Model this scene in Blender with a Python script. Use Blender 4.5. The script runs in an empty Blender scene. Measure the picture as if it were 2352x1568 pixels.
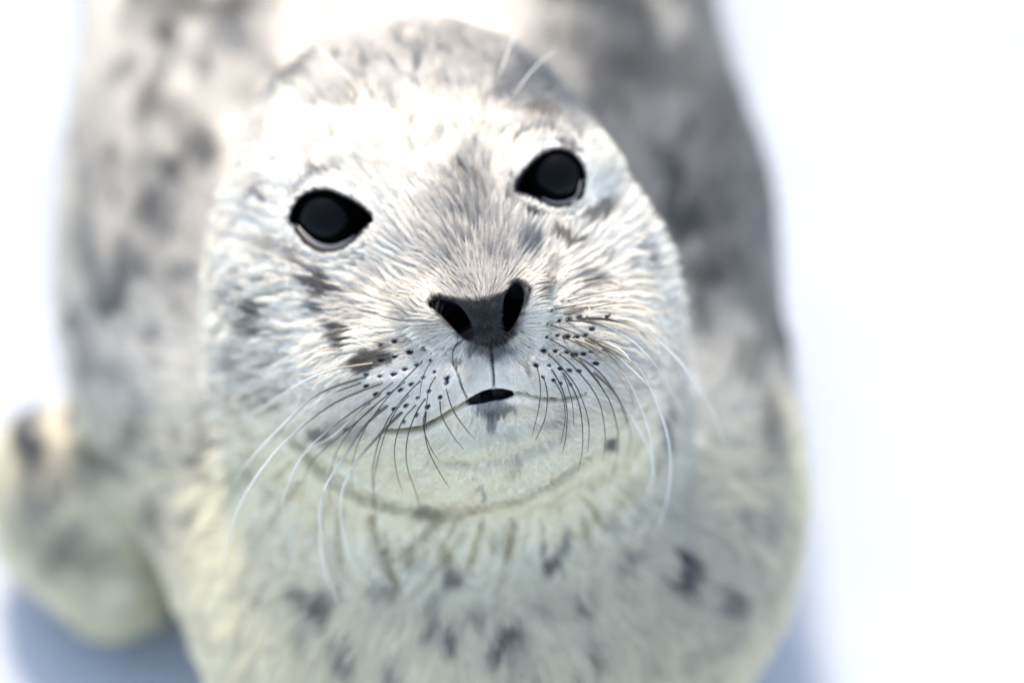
import bpy, math
import numpy as np
from mathutils import Matrix, Vector

# ---------------------------------------------------------------- camera, sky, sun, exposure
# Camera looks down on a seal pup lying on snow.  Lengths below are centimetres until the end.
PITCH = math.radians(50.0)
DIST = 100.0                      # camera to the plane through the head
PXCM = 65.0                       # pixels (photo shown 2352 wide) per cm in that plane
U = np.array([1.0, 0.0, 0.0])
V = np.array([0.0, math.sin(PITCH), math.cos(PITCH)])
W = np.array([0.0, -math.cos(PITCH), math.sin(PITCH)])
H0 = np.array([0.0, 0.0, 25.0])
CAM = H0 + DIST * W
FOCUS_W = 4.2                     # the whisker pads are in focus
FSTOP = 2.3
EXPOSURE = 1.64
SUN_CAM = np.array([-0.10, 0.88, 0.23])     # direction to the sun in camera axes (right, up, towards)
SUN_STRENGTH = 1.5
SKY_STRENGTH = 0.15

sc = bpy.context.scene
cam_d = bpy.data.cameras.new("camera")
cam_o = bpy.data.objects.new("camera", cam_d)
sc.collection.objects.link(cam_o)
cam_d.sensor_width = 36.0
cam_d.lens = 36.0 * DIST / (2352.0 / PXCM)
cam_d.clip_start = 0.02
cam_d.clip_end = 2000.0
cam_o.matrix_world = Matrix([
    [U[0], V[0], W[0], CAM[0] * .01],
    [U[1], V[1], W[1], CAM[1] * .01],
    [U[2], V[2], W[2], CAM[2] * .01],
    [0, 0, 0, 1]])
cam_d.dof.use_dof = True
cam_d.dof.focus_distance = (DIST - FOCUS_W) * .01
cam_d.dof.aperture_fstop = FSTOP
sc.camera = cam_o

sun_dir = SUN_CAM[0] * U + SUN_CAM[1] * V + SUN_CAM[2] * W
sun_dir = sun_dir / np.linalg.norm(sun_dir)
world = bpy.data.worlds.new("World")
sc.world = world
world.use_nodes = True
wn = world.node_tree
sky = wn.nodes.new("ShaderNodeTexSky")
sky.sky_type = 'NISHITA'
sky.sun_disc = False
sky.sun_elevation = math.asin(sun_dir[2])
sky.sun_rotation = math.atan2(sun_dir[0], sun_dir[1])
sky.air_density = 1.0
sky.dust_density = 1.5
wn.links.new(sky.outputs[0], wn.nodes["Background"].inputs[0])
wn.nodes["Background"].inputs[1].default_value = SKY_STRENGTH

sun_l = bpy.data.lights.new("sun", 'SUN')
sun_l.energy = SUN_STRENGTH
sun_l.angle = math.radians(10.0)        # sun through thin bright haze
sun_l.color = (1.0, 0.97, 0.93)
sun_o = bpy.data.objects.new("sun", sun_l)
sc.collection.objects.link(sun_o)
sun_o.rotation_euler = Vector(sun_dir).to_track_quat('Z', 'Y').to_euler()
sun_o.location = (0, 0, 3)

sc.view_settings.view_transform = 'Standard'
sc.view_settings.look = 'None'
sc.view_settings.exposure = EXPOSURE
sc.view_settings.gamma = 1.0
sc.view_settings.use_curve_mapping = False
sc.view_settings.use_white_balance = True          # camera balanced for open shade
sc.view_settings.white_balance_temperature = 7500
sc.view_settings.white_balance_tint = 10
sc.render.engine = 'CYCLES'
sc.cycles.use_denoising = True
sc.cycles.max_bounces = 10
sc.cycles.diffuse_bounces = 8
sc.cycles_curves.shape = 'RIBBONS'
sc.cycles_curves.subdivisions = 2

rng = np.random.default_rng(7)
COL = sc.collection


# ---------------------------------------------------------------- small maths helpers
def to_cam(P):
    D = P - H0
    return np.stack([D @ U, D @ V, D @ W], -1)


def to_world(C):
    C = np.asarray(C, float)
    return H0 + C[..., 0:1] * U + C[..., 1:2] * V + C[..., 2:3] * W


def pc(px, py, w):
    """photo pixel at depth w (cm towards the camera) -> camera-axis coordinates"""
    s = (DIST - w) / DIST / PXCM
    return np.array([(px - 1176.0) * s, (784.0 - py) * s, w])


def pz(px, py, z):
    """photo pixel at height z (cm above the snow) -> world point"""
    o = np.array([0, 0, DIST]); d = pc(px, py, 0) - o
    ow = to_world(o); dw = to_world(pc(px, py, 0)) - ow
    return ow + dw * (z - ow[2]) / dw[2]


def ell(P, c, r):
    q = P - np.asarray(c)
    r = np.asarray(r, float)
    k0 = np.sqrt(((q / r) ** 2).sum(-1))
    k1 = np.sqrt(((q / (r * r)) ** 2).sum(-1)) + 1e-6
    return k0 * (k0 - 1.0) / k1


def rot_ell(P, c, r, ang):
    """ellipsoid turned by ang degrees about the viewing axis (counter-clockwise)"""
    a = math.radians(ang)
    q = P - np.asarray(c)
    x = q[:, 0] * math.cos(a) + q[:, 1] * math.sin(a)
    y = -q[:, 0] * math.sin(a) + q[:, 1] * math.cos(a)
    return ell(np.stack([x, y, q[:, 2]], -1), (0, 0, 0), r)


def cone(P, a, b, ra, rb):
    a = np.asarray(a, float); b = np.asarray(b, float)
    d = b - a
    t = np.clip(((P - a) @ d) / (d @ d), 0, 1)
    q = P - a - t[:, None] * d
    return np.sqrt((q * q).sum(-1)) - (ra + (rb - ra) * t)


def smin(a, b, k):
    h = np.maximum(k - np.abs(a - b), 0) / k
    return np.minimum(a, b) - h * h * k * .25


def smax(a, b, k):
    return -smin(-a, -b, k)


def sstep(a, b, x):
    t = np.clip((x - a) / (b - a), 0, 1)
    return t * t * (3 - 2 * t)


def hash3(i, seed=0):
    i = i.astype(np.int64)
    h = (i[..., 0] * 374761393 + i[..., 1] * 668265263 + i[..., 2] * 2147483647 + seed * 1274126177) & 0x7fffffff
    h = ((h ^ (h >> 13)) * 1274126177) & 0x7fffffff
    h = ((h ^ (h >> 16)) * 1103515245) & 0x7fffffff
    return (h ^ (h >> 15)) / float(0x7fffffff)


def vnoise(P, seed=0):
    i = np.floor(P)
    f = P - i
    f = f * f * (3 - 2 * f)
    o = 0
    for dx in (0, 1):
        for dy in (0, 1):
            for dz in (0, 1):
                w = (f[..., 0] if dx else 1 - f[..., 0]) * (f[..., 1] if dy else 1 - f[..., 1]) * (f[..., 2] if dz else 1 - f[..., 2])
                o = o + w * hash3(i + np.array([dx, dy, dz]), seed)
    return o            # 0..1


def fbm(P, seed=0, n=3):
    o = 0; a = 1; t = 0
    for k in range(n):
        o = o + a * vnoise(P * (2.03 ** k) + 17.3 * k, seed + k); t += a; a *= .5
    return o / t


def poly_sdf(x, y, poly):
    """signed distance to a closed 2-D polygon, negative inside"""
    poly = np.asarray(poly, float)
    d = np.full(x.shape, 1e9)
    s = np.ones(x.shape)
    n = len(poly)
    for i in range(n):
        ax, ay = poly[i]; bx, by = poly[i - 1]
        ex, ey = bx - ax, by - ay
        wx, wy = x - ax, y - ay
        t = np.clip((wx * ex + wy * ey) / (ex * ex + ey * ey + 1e-12), 0, 1)
        d = np.minimum(d, (wx - ex * t) ** 2 + (wy - ey * t) ** 2)
        c1 = y >= ay; c2 = y < by; c3 = ex * wy > ey * wx
        s = np.where((c1 & c2 & c3) | (~c1 & ~c2 & ~c3), -s, s)
    return s * np.sqrt(d)


def smooth_poly(pts, n=3):
    p = np.asarray(pts, float)
    for _ in range(n):
        q = .75 * p + .25 * np.roll(p, -1, 0)
        r = .25 * p + .75 * np.roll(p, -1, 0)
        p = np.stack([q, r], 1).reshape(-1, 2)
    return p


def catmull(pts, n):
    """points through a polyline, n in all"""
    p = np.asarray(pts, float)
    p = np.vstack([2 * p[0] - p[1], p, 2 * p[-1] - p[-2]])
    m = len(p) - 3
    t = np.linspace(0, m - 1e-6, n)
    i = t.astype(int); f = (t - i)[:, None]
    a, b, c, d = p[i], p[i + 1], p[i + 2], p[i + 3]
    return .5 * (2 * b + (c - a) * f + (2 * a - 5 * b + 4 * c - d) * f * f + (3 * b - a - 3 * c + d) * f ** 3)


# ---------------------------------------------------------------- the seal's shape (signed distance, cm)
def uvpoly(pts, w, n=2, grow=1.0):
    p = smooth_poly([pc(x, y, w)[:2] for x, y in pts], n)
    return p.mean(0) + (p - p.mean(0)) * grow


EYE_W = {'l': -1.2, 'r': -1.2}
EYE_L = uvpoly([(669, 507), (679, 478), (700, 452), (726, 444), (758, 443), (785, 454), (818, 471), (845, 493), (858, 512),
                (838, 521), (822, 540), (799, 561), (772, 574), (745, 574), (722, 566), (700, 548), (684, 526)], .3, 1, 1.06)
EYE_R = uvpoly([(1187, 441), (1194, 418), (1211, 392), (1229, 373), (1248, 358), (1269, 349), (1290, 348), (1314, 358), (1332, 381),
                (1339, 403), (1337, 430), (1331, 451), (1316, 464), (1290, 472), (1263, 470), (1239, 457), (1216, 448), (1199, 444)], .3, 1, 1.05)
EYEBALL = {'l': (pc(764, 508, -1.25), 1.72), 'r': (pc(1268, 412, -1.25), 1.62)}
NOS_L = uvpoly([(988, 702), (1003, 690), (1031, 697), (1057, 708), (1076, 735), (1087, 760), (1074, 778), (1052, 760), (1026, 731), (1006, 713)], 5.4, 2, 1.10)
NOS_R = uvpoly([(1184, 657), (1197, 667), (1199, 689), (1190, 719), (1174, 749), (1164, 758), (1154, 746), (1154, 719), (1160, 689), (1171, 667)], 5.2, 2, 1.10)
NOSE_PAD = uvpoly([(985, 700), (1002, 682), (1040, 690), (1075, 694), (1112, 692), (1148, 680), (1166, 655), (1190, 646), (1213, 664), (1203, 695),
                   (1185, 735), (1172, 768), (1150, 784), (1128, 794), (1100, 782), (1083, 778), (1062, 772), (1030, 738)], 5.3, 2, 1.05)
MOUTH = uvpoly([(1066, 926), (1088, 911), (1114, 898), (1145, 893), (1184, 902), (1160, 913), (1130, 917), (1098, 925)], 4.2, 1)


def f_body(P):
    """trunk, flippers, tail in world cm"""
    d = ell(P, (-1.9, 1.2, 9.4), (10.9, 11.0, 10.2))
    d = smin(d, ell(P, (3.4, 5.5, 8.4), (8.6, 9.5, 8.4)), 4)                     # right shoulder
    d = smin(d, ell(P, (-3.9, 16.5, 10.2), (15.3, 18, 10.8)), 4)
    d = smin(d, ell(P, (-5.4, 40, 10.2), (14.9, 32, 10.8)), 6)
    d = smin(d, ell(P, (-5.5, 78, 6.2), (6.4, 19, 5.6)), 7)
    d = smin(d, cone(P, (-5.5, 90, 4), (-5.5, 98, 2.4), 2.0, 1.0), 3)          # tail
    for s in (-1, 1):                                                           # hind flippers
        q = P - np.array([-5.5 + s * 4.6, 99, 3.4])
        a = s * .30
        x = q[:, 0] * math.cos(a) + q[:, 1] * -math.sin(a)
        y = q[:, 0] * math.sin(a) + q[:, 1] * math.cos(a)
        d = smin(d, ell(np.stack([x, y, q[:, 2]], -1), (0, 0, 0), (3.4, 11, 1.7)), 3)
    # right front flipper, folded back along the flank
    d = smin(d, cone(P, (8.0, 14, 4.5), (9.0, 30, 2.2), 2.6, 1.5), 2.0)
    d = smax(d, -(P[:, 2] - .15), 1.2)                                          # belly flattened on the snow
    return d


FLIP = [pz(78, 1035, 5.0), pz(185, 1150, 4.2), pz(262, 1330, 2.6)]


def f_head(C):
    """head and neck in camera-axis cm"""
    sk = rot_ell(C, pc(966, 505, -6.2), (7.25, 7.6, 6.6), 12)
    ck = rot_ell(C, pc(1042, 850, -6.3), (8.7, 6.5, 6.4), -6)
    d = smin(sk, ck, 5.0)
    # face mass from brow to muzzle
    d = smin(d, rot_ell(C, pc(1050, 620, -3.2), (5.6, 5.4, 4.6), 12), 3.0)
    d = smin(d, cone(C, pc(1030, 470, -2.2), pc(1104, 700, 2.6), 2.5, 1.75), 2.4)     # bridge
    # cheek mass beside the muzzle
    d = smin(d, ell(C, pc(840, 760, -2.8), (4.0, 3.6, 3.6)), 2.6)
    d = smin(d, ell(C, pc(1295, 705, -2.8), (3.8, 3.8, 3.6)), 2.6)
    # jaw and throat
    d = smin(d, rot_ell(C, pc(1050, 1000, -3.4), (6.4, 3.0, 4.4), 4), 1.6)
    d = smin(d, ell(C, pc(1130, 1000, .4), (3.9, 2.35, 2.9)), 1.5)                    # chin
    # whisker pads, upper lip, nose
    d = smin(d, rot_ell(C, pc(930, 850, .9), (3.4, 2.5, 3.0), 14), 1.9)
    d = smin(d, rot_ell(C, pc(1310, 812, .8), (3.0, 2.5, 3.0), -6), 1.9)
    d = smin(d, ell(C, pc(1060, 850, 2.4), (1.6, 1.75, 2.35)), .7)
    d = smin(d, ell(C, pc(1190, 845, 2.4), (1.6, 1.75, 2.35)), .7)
    d = smin(d, ell(C, pc(1112, 722, 3.6), (1.75, 1.25, 1.9)), .8)
    d = smin(d, rot_ell(C, pc(1010, 742, 3.2), (1.25, .85, 1.5), -32), .8)            # wings outside the nostrils
    d = smin(d, rot_ell(C, pc(1203, 720, 3.2), (.9, 1.25, 1.5), -15), .8)
    # brows
    d = smin(d, rot_ell(C, pc(745, 440, -2.2), (2.3, 1.3, 1.5), 10), 1.4)
    d = smin(d, rot_ell(C, pc(1275, 350, -2.2), (2.1, 1.2, 1.5), -20), 1.4)
    # lids hug the eyeballs
    for k, pol in (('l', EYE_L), ('r', EYE_R)):
        c, r = EYEBALL[k]
        d = smin(d, ell(C, c, (r + .26, r + .2, r + .2)), .9)
    return d


def f_carve(C, d):
    for k, pol in (('l', EYE_L), ('r', EYE_R)):
        c, r = EYEBALL[k]
        m = (np.abs(C[:, 0] - c[0]) < 3) & (np.abs(C[:, 1] - c[1]) < 3) & (C[:, 2] > c[2] - 1.5)
        if m.any():
            Q = C[m]
            p = poly_sdf(Q[:, 0], Q[:, 1], pol)
            d[m] = smax(d[m], -np.maximum(p, (c[2] - .4) - Q[:, 2]), .12)
    for pol, wb in ((NOS_L, 2.2), (NOS_R, 2.2), (MOUTH, 1.6)):
        cx, cy = pol.mean(0)
        m = (np.abs(C[:, 0] - cx) < 2.2) & (np.abs(C[:, 1] - cy) < 2) & (C[:, 2] > 0)
        if m.any():
            Q = C[m]
            p = poly_sdf(Q[:, 0], Q[:, 1], pol) - .035 + .03 * np.maximum(4.4 - Q[:, 2], 0)
            d[m] = smax(d[m], -np.maximum(p, wb - Q[:, 2]), .12)
    return d


NECK_A = to_world(pc(1035, 800, -7.5)); NECK_B = np.array([-3.2, 9.0, 13.0])


def f_all(P, carve=True):
    C = to_cam(P)
    d = f_body(P)
    fl = cone(P, FLIP[0], FLIP[1], 1.2, 3.6)
    fl = smin(fl, cone(P, FLIP[1], FLIP[2], 3.6, 2.3), 2)
    d = smin(d, fl, 2.2)
    d = smax(d, -(P[:, 2] - .1), .8)
    d = smin(d, cone(P, NECK_A, NECK_B, 7.2, 7.6), 3.0)
    d = smin(d, f_head(C), 1.2)
    if carve:
        d = f_carve(C, d)
    return d


def trace(px, py, carve=False):
    """where the ray through photo pixels meets the seal: camera-axis points"""
    px = np.atleast_1d(np.asarray(px, float)); py = np.atleast_1d(np.asarray(py, float))
    a = np.stack([(px - 1176) / PXCM, (784 - py) / PXCM, np.zeros_like(px)], -1)
    o = np.array([0, 0, DIST])
    dr = a - o
    dr /= np.linalg.norm(dr, axis=1)[:, None]
    t = np.full(len(px), DIST - 16.0)
    for _ in range(90):
        d = f_all(to_world(o + dr * t[:, None]), carve)
        t = np.minimum(t + np.clip(d, -2, 4) * .8, 190)
    return o + dr * t[:, None]


def surface_nets(f, lo, hi, h):
    n = [int(math.ceil((hi[i] - lo[i]) / h)) + 1 for i in range(3)]
    ax = [lo[i] + h * np.arange(n[i]) for i in range(3)]
    F = np.empty(n, np.float32)
    Y, Z = np.meshgrid(ax[1], ax[2], indexing='ij')
    yz = np.stack([Y.ravel(), Z.ravel()], -1)
    for i0 in range(0, n[0], 8):
        xs = ax[0][i0:i0 + 8]
        P = np.empty((len(xs), len(yz), 3))
        P[:, :, 0] = xs[:, None]; P[:, :, 1:] = yz[None]
        F[i0:i0 + len(xs)] = f(P.reshape(-1, 3)).reshape(len(xs), n[1], n[2])
    S = F < 0
    cs = np.zeros([k - 1 for k in n], np.int8)
    offs = [(a, b, c) for a in (0, 1) for b in (0, 1) for c in (0, 1)]
    for a, b, c in offs:
        cs += S[a:n[0] - 1 + a, b:n[1] - 1 + b, c:n[2] - 1 + c]
    act = (cs > 0) & (cs < 8)
    idx = np.full(act.shape, -1, np.int64)
    cells = np.argwhere(act)
    idx[act] = np.arange(len(cells))
    acc = np.zeros((len(cells), 3)); cnt = np.zeros(len(cells))
    for o1 in offs:
        for ax_ in range(3):
            if o1[ax_]:
                continue
            o2 = list(o1); o2[ax_] = 1
            a = F[tuple((cells + o1).T)]; b = F[tuple((cells + o2).T)]
            m = (a < 0) != (b < 0)
            t = np.where(m, a / np.where(m, a - b, 1), 0)
            p = np.tile(np.array(o1, float), (len(cells), 1)); p[:, ax_] += t
            acc += p * m[:, None]; cnt += m
    Vv = (cells + acc / cnt[:, None]) * h + np.array(lo)
    quads = []
    for ax_ in range(3):
        b_, c_ = [(1, 2), (2, 0), (0, 1)][ax_]
        sl0 = [slice(None)] * 3; sl1 = [slice(None)] * 3
        sl0[ax_] = slice(0, n[ax_] - 1); sl1[ax_] = slice(1, n[ax_])
        s0 = S[tuple(sl0)]; s1 = S[tuple(sl1)]
        e = np.argwhere(s0 != s1)
        e = e[(e[:, b_] > 0) & (e[:, c_] > 0) & (e[:, b_] < n[b_] - 1) & (e[:, c_] < n[c_] - 1)]
        flip = ~s0[tuple(e.T)]
        q = []
        for db, dc in ((0, 0), (-1, 0), (-1, -1), (0, -1)):
            k = e.copy(); k[:, b_] += db; k[:, c_] += dc
            q.append(idx[tuple(k.T)])
        q = np.stack(q, 1)
        q[flip] = q[flip][:, ::-1]
        quads.append(q)
    Q = np.concatenate(quads)
    T = np.concatenate([Q[:, [0, 1, 2]], Q[:, [0, 2, 3]]])
    return Vv, T


def refine(Vv, T, target):
    e = np.sort(np.concatenate([T[:, [0, 1]], T[:, [1, 2]], T[:, [2, 0]]]), 1)
    key = e[:, 0] * (len(Vv) + 1) + e[:, 1]
    uk, first, inv = np.unique(key, return_index=True, return_inverse=True)
    ue = e[first]
    L = np.linalg.norm(Vv[ue[:, 0]] - Vv[ue[:, 1]], axis=1)
    mid = .5 * (Vv[ue[:, 0]] + Vv[ue[:, 1]])
    sp = L > target(mid)
    new = np.full(len(ue), -1, np.int64)
    new[sp] = len(Vv) + np.arange(sp.sum())
    Vn = np.vstack([Vv, mid[sp]])
    m = new[inv].reshape(3, -1).T           # per triangle: midpoints of 01, 12, 20
    ns = (m >= 0).sum(1)
    out = [T[ns == 0]]
    t = T[ns == 3]; q = m[ns == 3]
    out += [np.stack([t[:, 0], q[:, 0], q[:, 2]], 1), np.stack([q[:, 0], t[:, 1], q[:, 1]], 1),
            np.stack([q[:, 2], q[:, 1], t[:, 2]], 1), q]
    for r in range(3):
        o = [r, (r + 1) % 3, (r + 2) % 3]
        k = (ns == 1) & (m[:, r] >= 0)
        t = T[k][:, o]; q = m[k][:, o]
        out += [np.stack([t[:, 0], q[:, 0], t[:, 2]], 1), np.stack([q[:, 0], t[:, 1], t[:, 2]], 1)]
        k = (ns == 2) & (m[:, (r + 2) % 3] < 0)
        t = T[k][:, o]; q = m[k][:, o]
        out += [np.stack([q[:, 0], t[:, 1], q[:, 1]], 1), np.stack([t[:, 0], q[:, 0], q[:, 1]], 1),
                np.stack([t[:, 0], q[:, 1], t[:, 2]], 1)]
    return Vn, np.concatenate(out)


def chunked(f, P, n=120000):
    return np.concatenate([f(P[i:i + n]) for i in range(0, len(P), n)])


def project(Vv, it=3, lim=.25):
    e = .02
    for _ in range(it):
        d = chunked(f_all, Vv)
        g = np.stack([chunked(f_all, Vv + e * np.eye(3)[i]) - d for i in range(3)], -1) / e
        st = -(d / np.maximum((g * g).sum(-1), .2))[:, None] * g
        ln = np.linalg.norm(st, axis=1)[:, None]
        Vv = Vv + st * np.minimum(1, lim / np.maximum(ln, 1e-9))
    return Vv


def vnormals(Vv, T):
    n = np.cross(Vv[T[:, 1]] - Vv[T[:, 0]], Vv[T[:, 2]] - Vv[T[:, 0]])
    N = np.zeros_like(Vv)
    for i in range(3):
        for k in range(3):
            N[:, k] += np.bincount(T[:, i], n[:, k], len(Vv))
    return N / np.maximum(np.linalg.norm(N, axis=1)[:, None], 1e-12)


NOSE = pc(1112, 740, 4.5)
FACE_C = pc(1060, 700, 0)


def edge_target(P):
    C = to_cam(P)
    dn = np.linalg.norm((C - NOSE) * np.array([1, 1, .5]), axis=1)
    t = np.where(dn < 5.2, .075, np.where(dn < 9.5, .14, np.where(dn < 14, .3, .8)))
    for k in 'lr':
        c, r = EYEBALL[k]
        t = np.where(np.linalg.norm(C - c, axis=1) < 2.6, np.minimum(t, .10), t)
    return t


VS, TS = surface_nets(f_all, (-26, -14, -1.0), (18, 114, 36), .55)
VS = project(VS, 2, .3)
for _k in range(4):
    n0 = len(VS)
    VS, TS = refine(VS, TS, edge_target)
    VS = project(VS, 2, .12)
    if len(VS) == n0:
        break
# drop anything loose (inside bubbles): keep the biggest island
def islands(n, T):
    p = np.arange(n)
    for _ in range(400):
        q = p.copy()
        for a, b in ((0, 1), (1, 2), (2, 0)):
            m = np.minimum(p[T[:, a]], p[T[:, b]])
            np.minimum.at(q, T[:, a], m); np.minimum.at(q, T[:, b], m)
        q = q[q]
        if (q == p).all():
            break
        p = q
    return p
lab = islands(len(VS), TS)
big = np.bincount(lab).argmax()
TS = TS[lab[TS[:, 0]] == big]
used = np.unique(TS)
remap = np.full(len(VS), -1); remap[used] = np.arange(len(used))
VS = VS[used]; TS = remap[TS]
NS = vnormals(VS, TS)
print("seal mesh", len(VS), len(TS))


# ---------------------------------------------------------------- creases, folds and whisker pits
def crop3(X, Y):
    return ((1200 + X / 2.091) * .6125, (950 + Y / 2.091) * .6125)


def crop4(X, Y):
    return ((1800 + X / 2.091) * .6125, (950 + Y / 2.091) * .6125)


DOTS_L = [crop3(*p) for p in [
    (690, 665), (575, 690), (470, 716), (810, 745), (690, 775), (575, 810), (465, 842), (860, 835), (750, 875), (655, 910), (565, 950), (460, 965), (350, 955),
    (890, 930), (800, 975), (705, 1030), (620, 1075), (530, 1100), (430, 1110), (985, 1020), (845, 1085), (760, 1135), (665, 1200), (570, 1225), (460, 1240),
    (935, 1135), (835, 1210), (750, 1275), (650, 1325), (350, 1045), (365, 1180), (985, 985)]]
DOTS_R = [crop4(*p) for p in [
    (560, 440), (640, 382), (700, 325), (835, 432), (530, 555), (630, 527), (712, 512), (790, 497), (530, 655), (615, 642), (695, 652), (768, 655), (835, 640),
    (510, 760), (600, 765), (690, 775), (755, 795), (820, 790), (880, 770), (962, 765), (450, 880), (550, 880), (640, 907), (712, 920), (785, 925), (920, 865),
    (500, 970), (585, 997), (640, 1020), (715, 1030), (890, 590), (1000, 500), (1010, 480)]]

# (points in photo pixels, half width cm, depth cm)
CREASE = [
    ([(1127, 795), (1130, 830), (1133, 865), (1134, 899)], .055, .16),
    ([(1066, 778), (1044, 798), (1040, 830), (1051, 854), (1060, 886), (1073, 914)], .05, .12),
    ([(1190, 756), (1205, 768), (1214, 786), (1209, 822), (1204, 846)], .045, .08),
    ([(1077, 922), (1048, 938), (1012, 960), (975, 980), (935, 988), (880, 990)], .09, .22),
    ([(1174, 903), (1205, 904), (1240, 914), (1275, 918), (1310, 914), (1345, 903)], .08, .18),
    ([(660, 985), (700, 1028), (760, 1088), (850, 1142), (940, 1166), (1020, 1172), (1110, 1164), (1200, 1140), (1280, 1098), (1345, 1050)], .22, .34),
    ([(985, 1055), (1080, 1062), (1150, 1052), (1220, 1028), (1300, 990)], .26, .12),
    ([(652, 434), (682, 423), (704, 406), (732, 396), (770, 390), (811, 388)], .09, .12),
    ([(664, 545), (682, 572), (705, 590), (735, 600), (775, 598), (815, 583), (850, 560)], .10, .15),
    ([(672, 590), (700, 612), (740, 624), (790, 616), (840, 596)], .10, .12),
    ([(1143, 326), (1158, 306), (1180, 292)], .08, .1),
    ([(1176, 335), (1194, 316), (1233, 302), (1271, 304), (1301, 319), (1326, 341), (1342, 358)], .09, .14),
    ([(1200, 350), (1225, 330), (1262, 322), (1300, 332), (1328, 356)], .06, .08),
    ([(1195, 470), (1225, 486), (1270, 497), (1320, 488), (1352, 462)], .08, .09),
    ([(955, 745), (975, 770), (1005, 790), (1040, 798)], .07, .1),                       # below the nostril wings
    ([(1245, 700), (1300, 655), (1370, 640), (1440, 680)], .16, .08),
]
# ruff: folds of neck skin fanning out below the jaw
_r = np.random.default_rng(3)
for _a in np.arange(192, 338, 4.6):
    a = math.radians(_a + _r.uniform(-2, 2))
    k0 = 1.06 + _r.uniform(0, .22); k1 = k0 + _r.uniform(.22, .62)
    pts = []
    _b = _r.uniform(-.12, .12)
    for k in np.linspace(k0, k1, 5):
        aa = a + (k - k0) * ((.42 if _a < 262 else -.34) + _b)
        pts.append((1040 + 390 * k * math.cos(aa), 985 - 195 * k * math.sin(aa) * (1 if k < 1.2 else 1 + (k - 1.2) * .25)))
    CREASE.append((pts, _r.uniform(.09, .17), _r.uniform(.22, .5) if _a < 250 else _r.uniform(.12, .32)))
# wavy folds where the left cheek meets the neck
for _i in range(46):
    x0 = _r.uniform(500, 690); y0 = _r.uniform(560, 1080)
    L = _r.uniform(35, 95); dx = -1; dy = .10 + .55 * sstep(700, 1050, y0) + _r.uniform(-.2, .2)
    CREASE.append(([(x0 + dx * L * t, y0 + dy * L * t + 5 * math.sin(t * 5 + x0)) for t in (0, .33, .66, 1)], _r.uniform(.09, .13), _r.uniform(.2, .34)))
# folds of loose neck skin crossing the left shoulder
for _i in range(17):
    t = _i / 16
    x0, y0 = 500 - 250 * t, 350 + 400 * t
    CREASE.append(([(x0 + 36, y0 + 8), (x0, y0 + 14), (x0 - 46, y0 + 30), (x0 - 80, y0 + 52)], .16, .16))


def seg_dist(P, L):
    d = np.full(len(P), 1e9); tt = np.zeros(len(P)); n = len(L) - 1
    for i in range(n):
        a = L[i]; e = L[i + 1] - a
        t = np.clip(((P - a) @ e) / (e @ e + 1e-12), 0, 1)
        q = P - a - t[:, None] * e
        dd = (q * q).sum(-1)
        m = dd < d
        d[m] = dd[m]; tt[m] = (i + t[m]) / n
    return np.sqrt(d), tt


CS = to_cam(VS)
_all = np.concatenate([np.array(c[0]) for c in CREASE])
_hit = trace(_all[:, 0], _all[:, 1])
_o = 0
DISP = np.zeros(len(VS))
MOUTHLINE = np.full(len(VS), 9.0)
for _i, (pts, r, dep) in enumerate(CREASE):
    L = _hit[_o:_o + len(pts)]; _o += len(pts)
    L = catmull(L, max(8, 4 * len(pts)))
    lo = L.min(0) - 3 * r - .3; hi = L.max(0) + 3 * r + .3
    m = ((CS > lo) & (CS < hi)).all(1)
    if not m.any():
        continue
    d, t = seg_dist(CS[m], L)
    fade = np.minimum(1, 6 * np.minimum(t + .05, 1.05 - t)) if _i not in (0,) else 1.0
    g = np.exp(-(d / r) ** 2) - .25 * np.exp(-((d - 2.0 * r) / r) ** 2)
    DISP[m] += dep * g * fade
    if _i in (0, 1, 3, 4):
        MOUTHLINE[m] = np.minimum(MOUTHLINE[m], d / r + (0 if _i in (0, 1) else .2))
PIT_PX = np.array(DOTS_L + DOTS_R)
PITS = trace(PIT_PX[:, 0], PIT_PX[:, 1])
PITD = np.full(len(VS), 9.0)


def pit_dist(C, p):
    """pits are slots that open along the lie of the hair, away from the lip"""
    d = p[:2] - pc(1120, 800, 4.5)[:2]
    d = d / np.linalg.norm(d)
    q = C - p
    a = q[:, 0] * d[0] + q[:, 1] * d[1]
    b = -q[:, 0] * d[1] + q[:, 1] * d[0]
    k = .8 + .55 * hash3(np.floor(p[None] * 50), 3)[0]
    return k * np.sqrt((np.where(a > 0, a * 1.1, a * .38)) ** 2 + (b * (1 - .5 * np.clip(-a, -.2, .3))) ** 2 + q[:, 2] ** 2 * .2)


for p in PITS:
    m = (np.abs(CS - p) < .6).all(1)
    d = pit_dist(CS[m], p)
    PITD[m] = np.minimum(PITD[m], d)
    DISP[m] += .09 * np.exp(-(d / .055) ** 2)
# soft lumps of flesh under the fur
DISP += .22 * (fbm(VS / 2.6, 5, 2) - .5) * sstep(3, 9, np.linalg.norm(CS - NOSE, axis=1))
VS = VS - NS * DISP[:, None]
NS = vnormals(VS, TS)
CS = to_cam(VS)


# ---------------------------------------------------------------- coat pattern (pigment, linear albedo)
DARK = np.array([.036, .037, .040]); BROWN = np.array([.125, .108, .092]); SLATE = np.array([.13, .15, .175])
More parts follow.
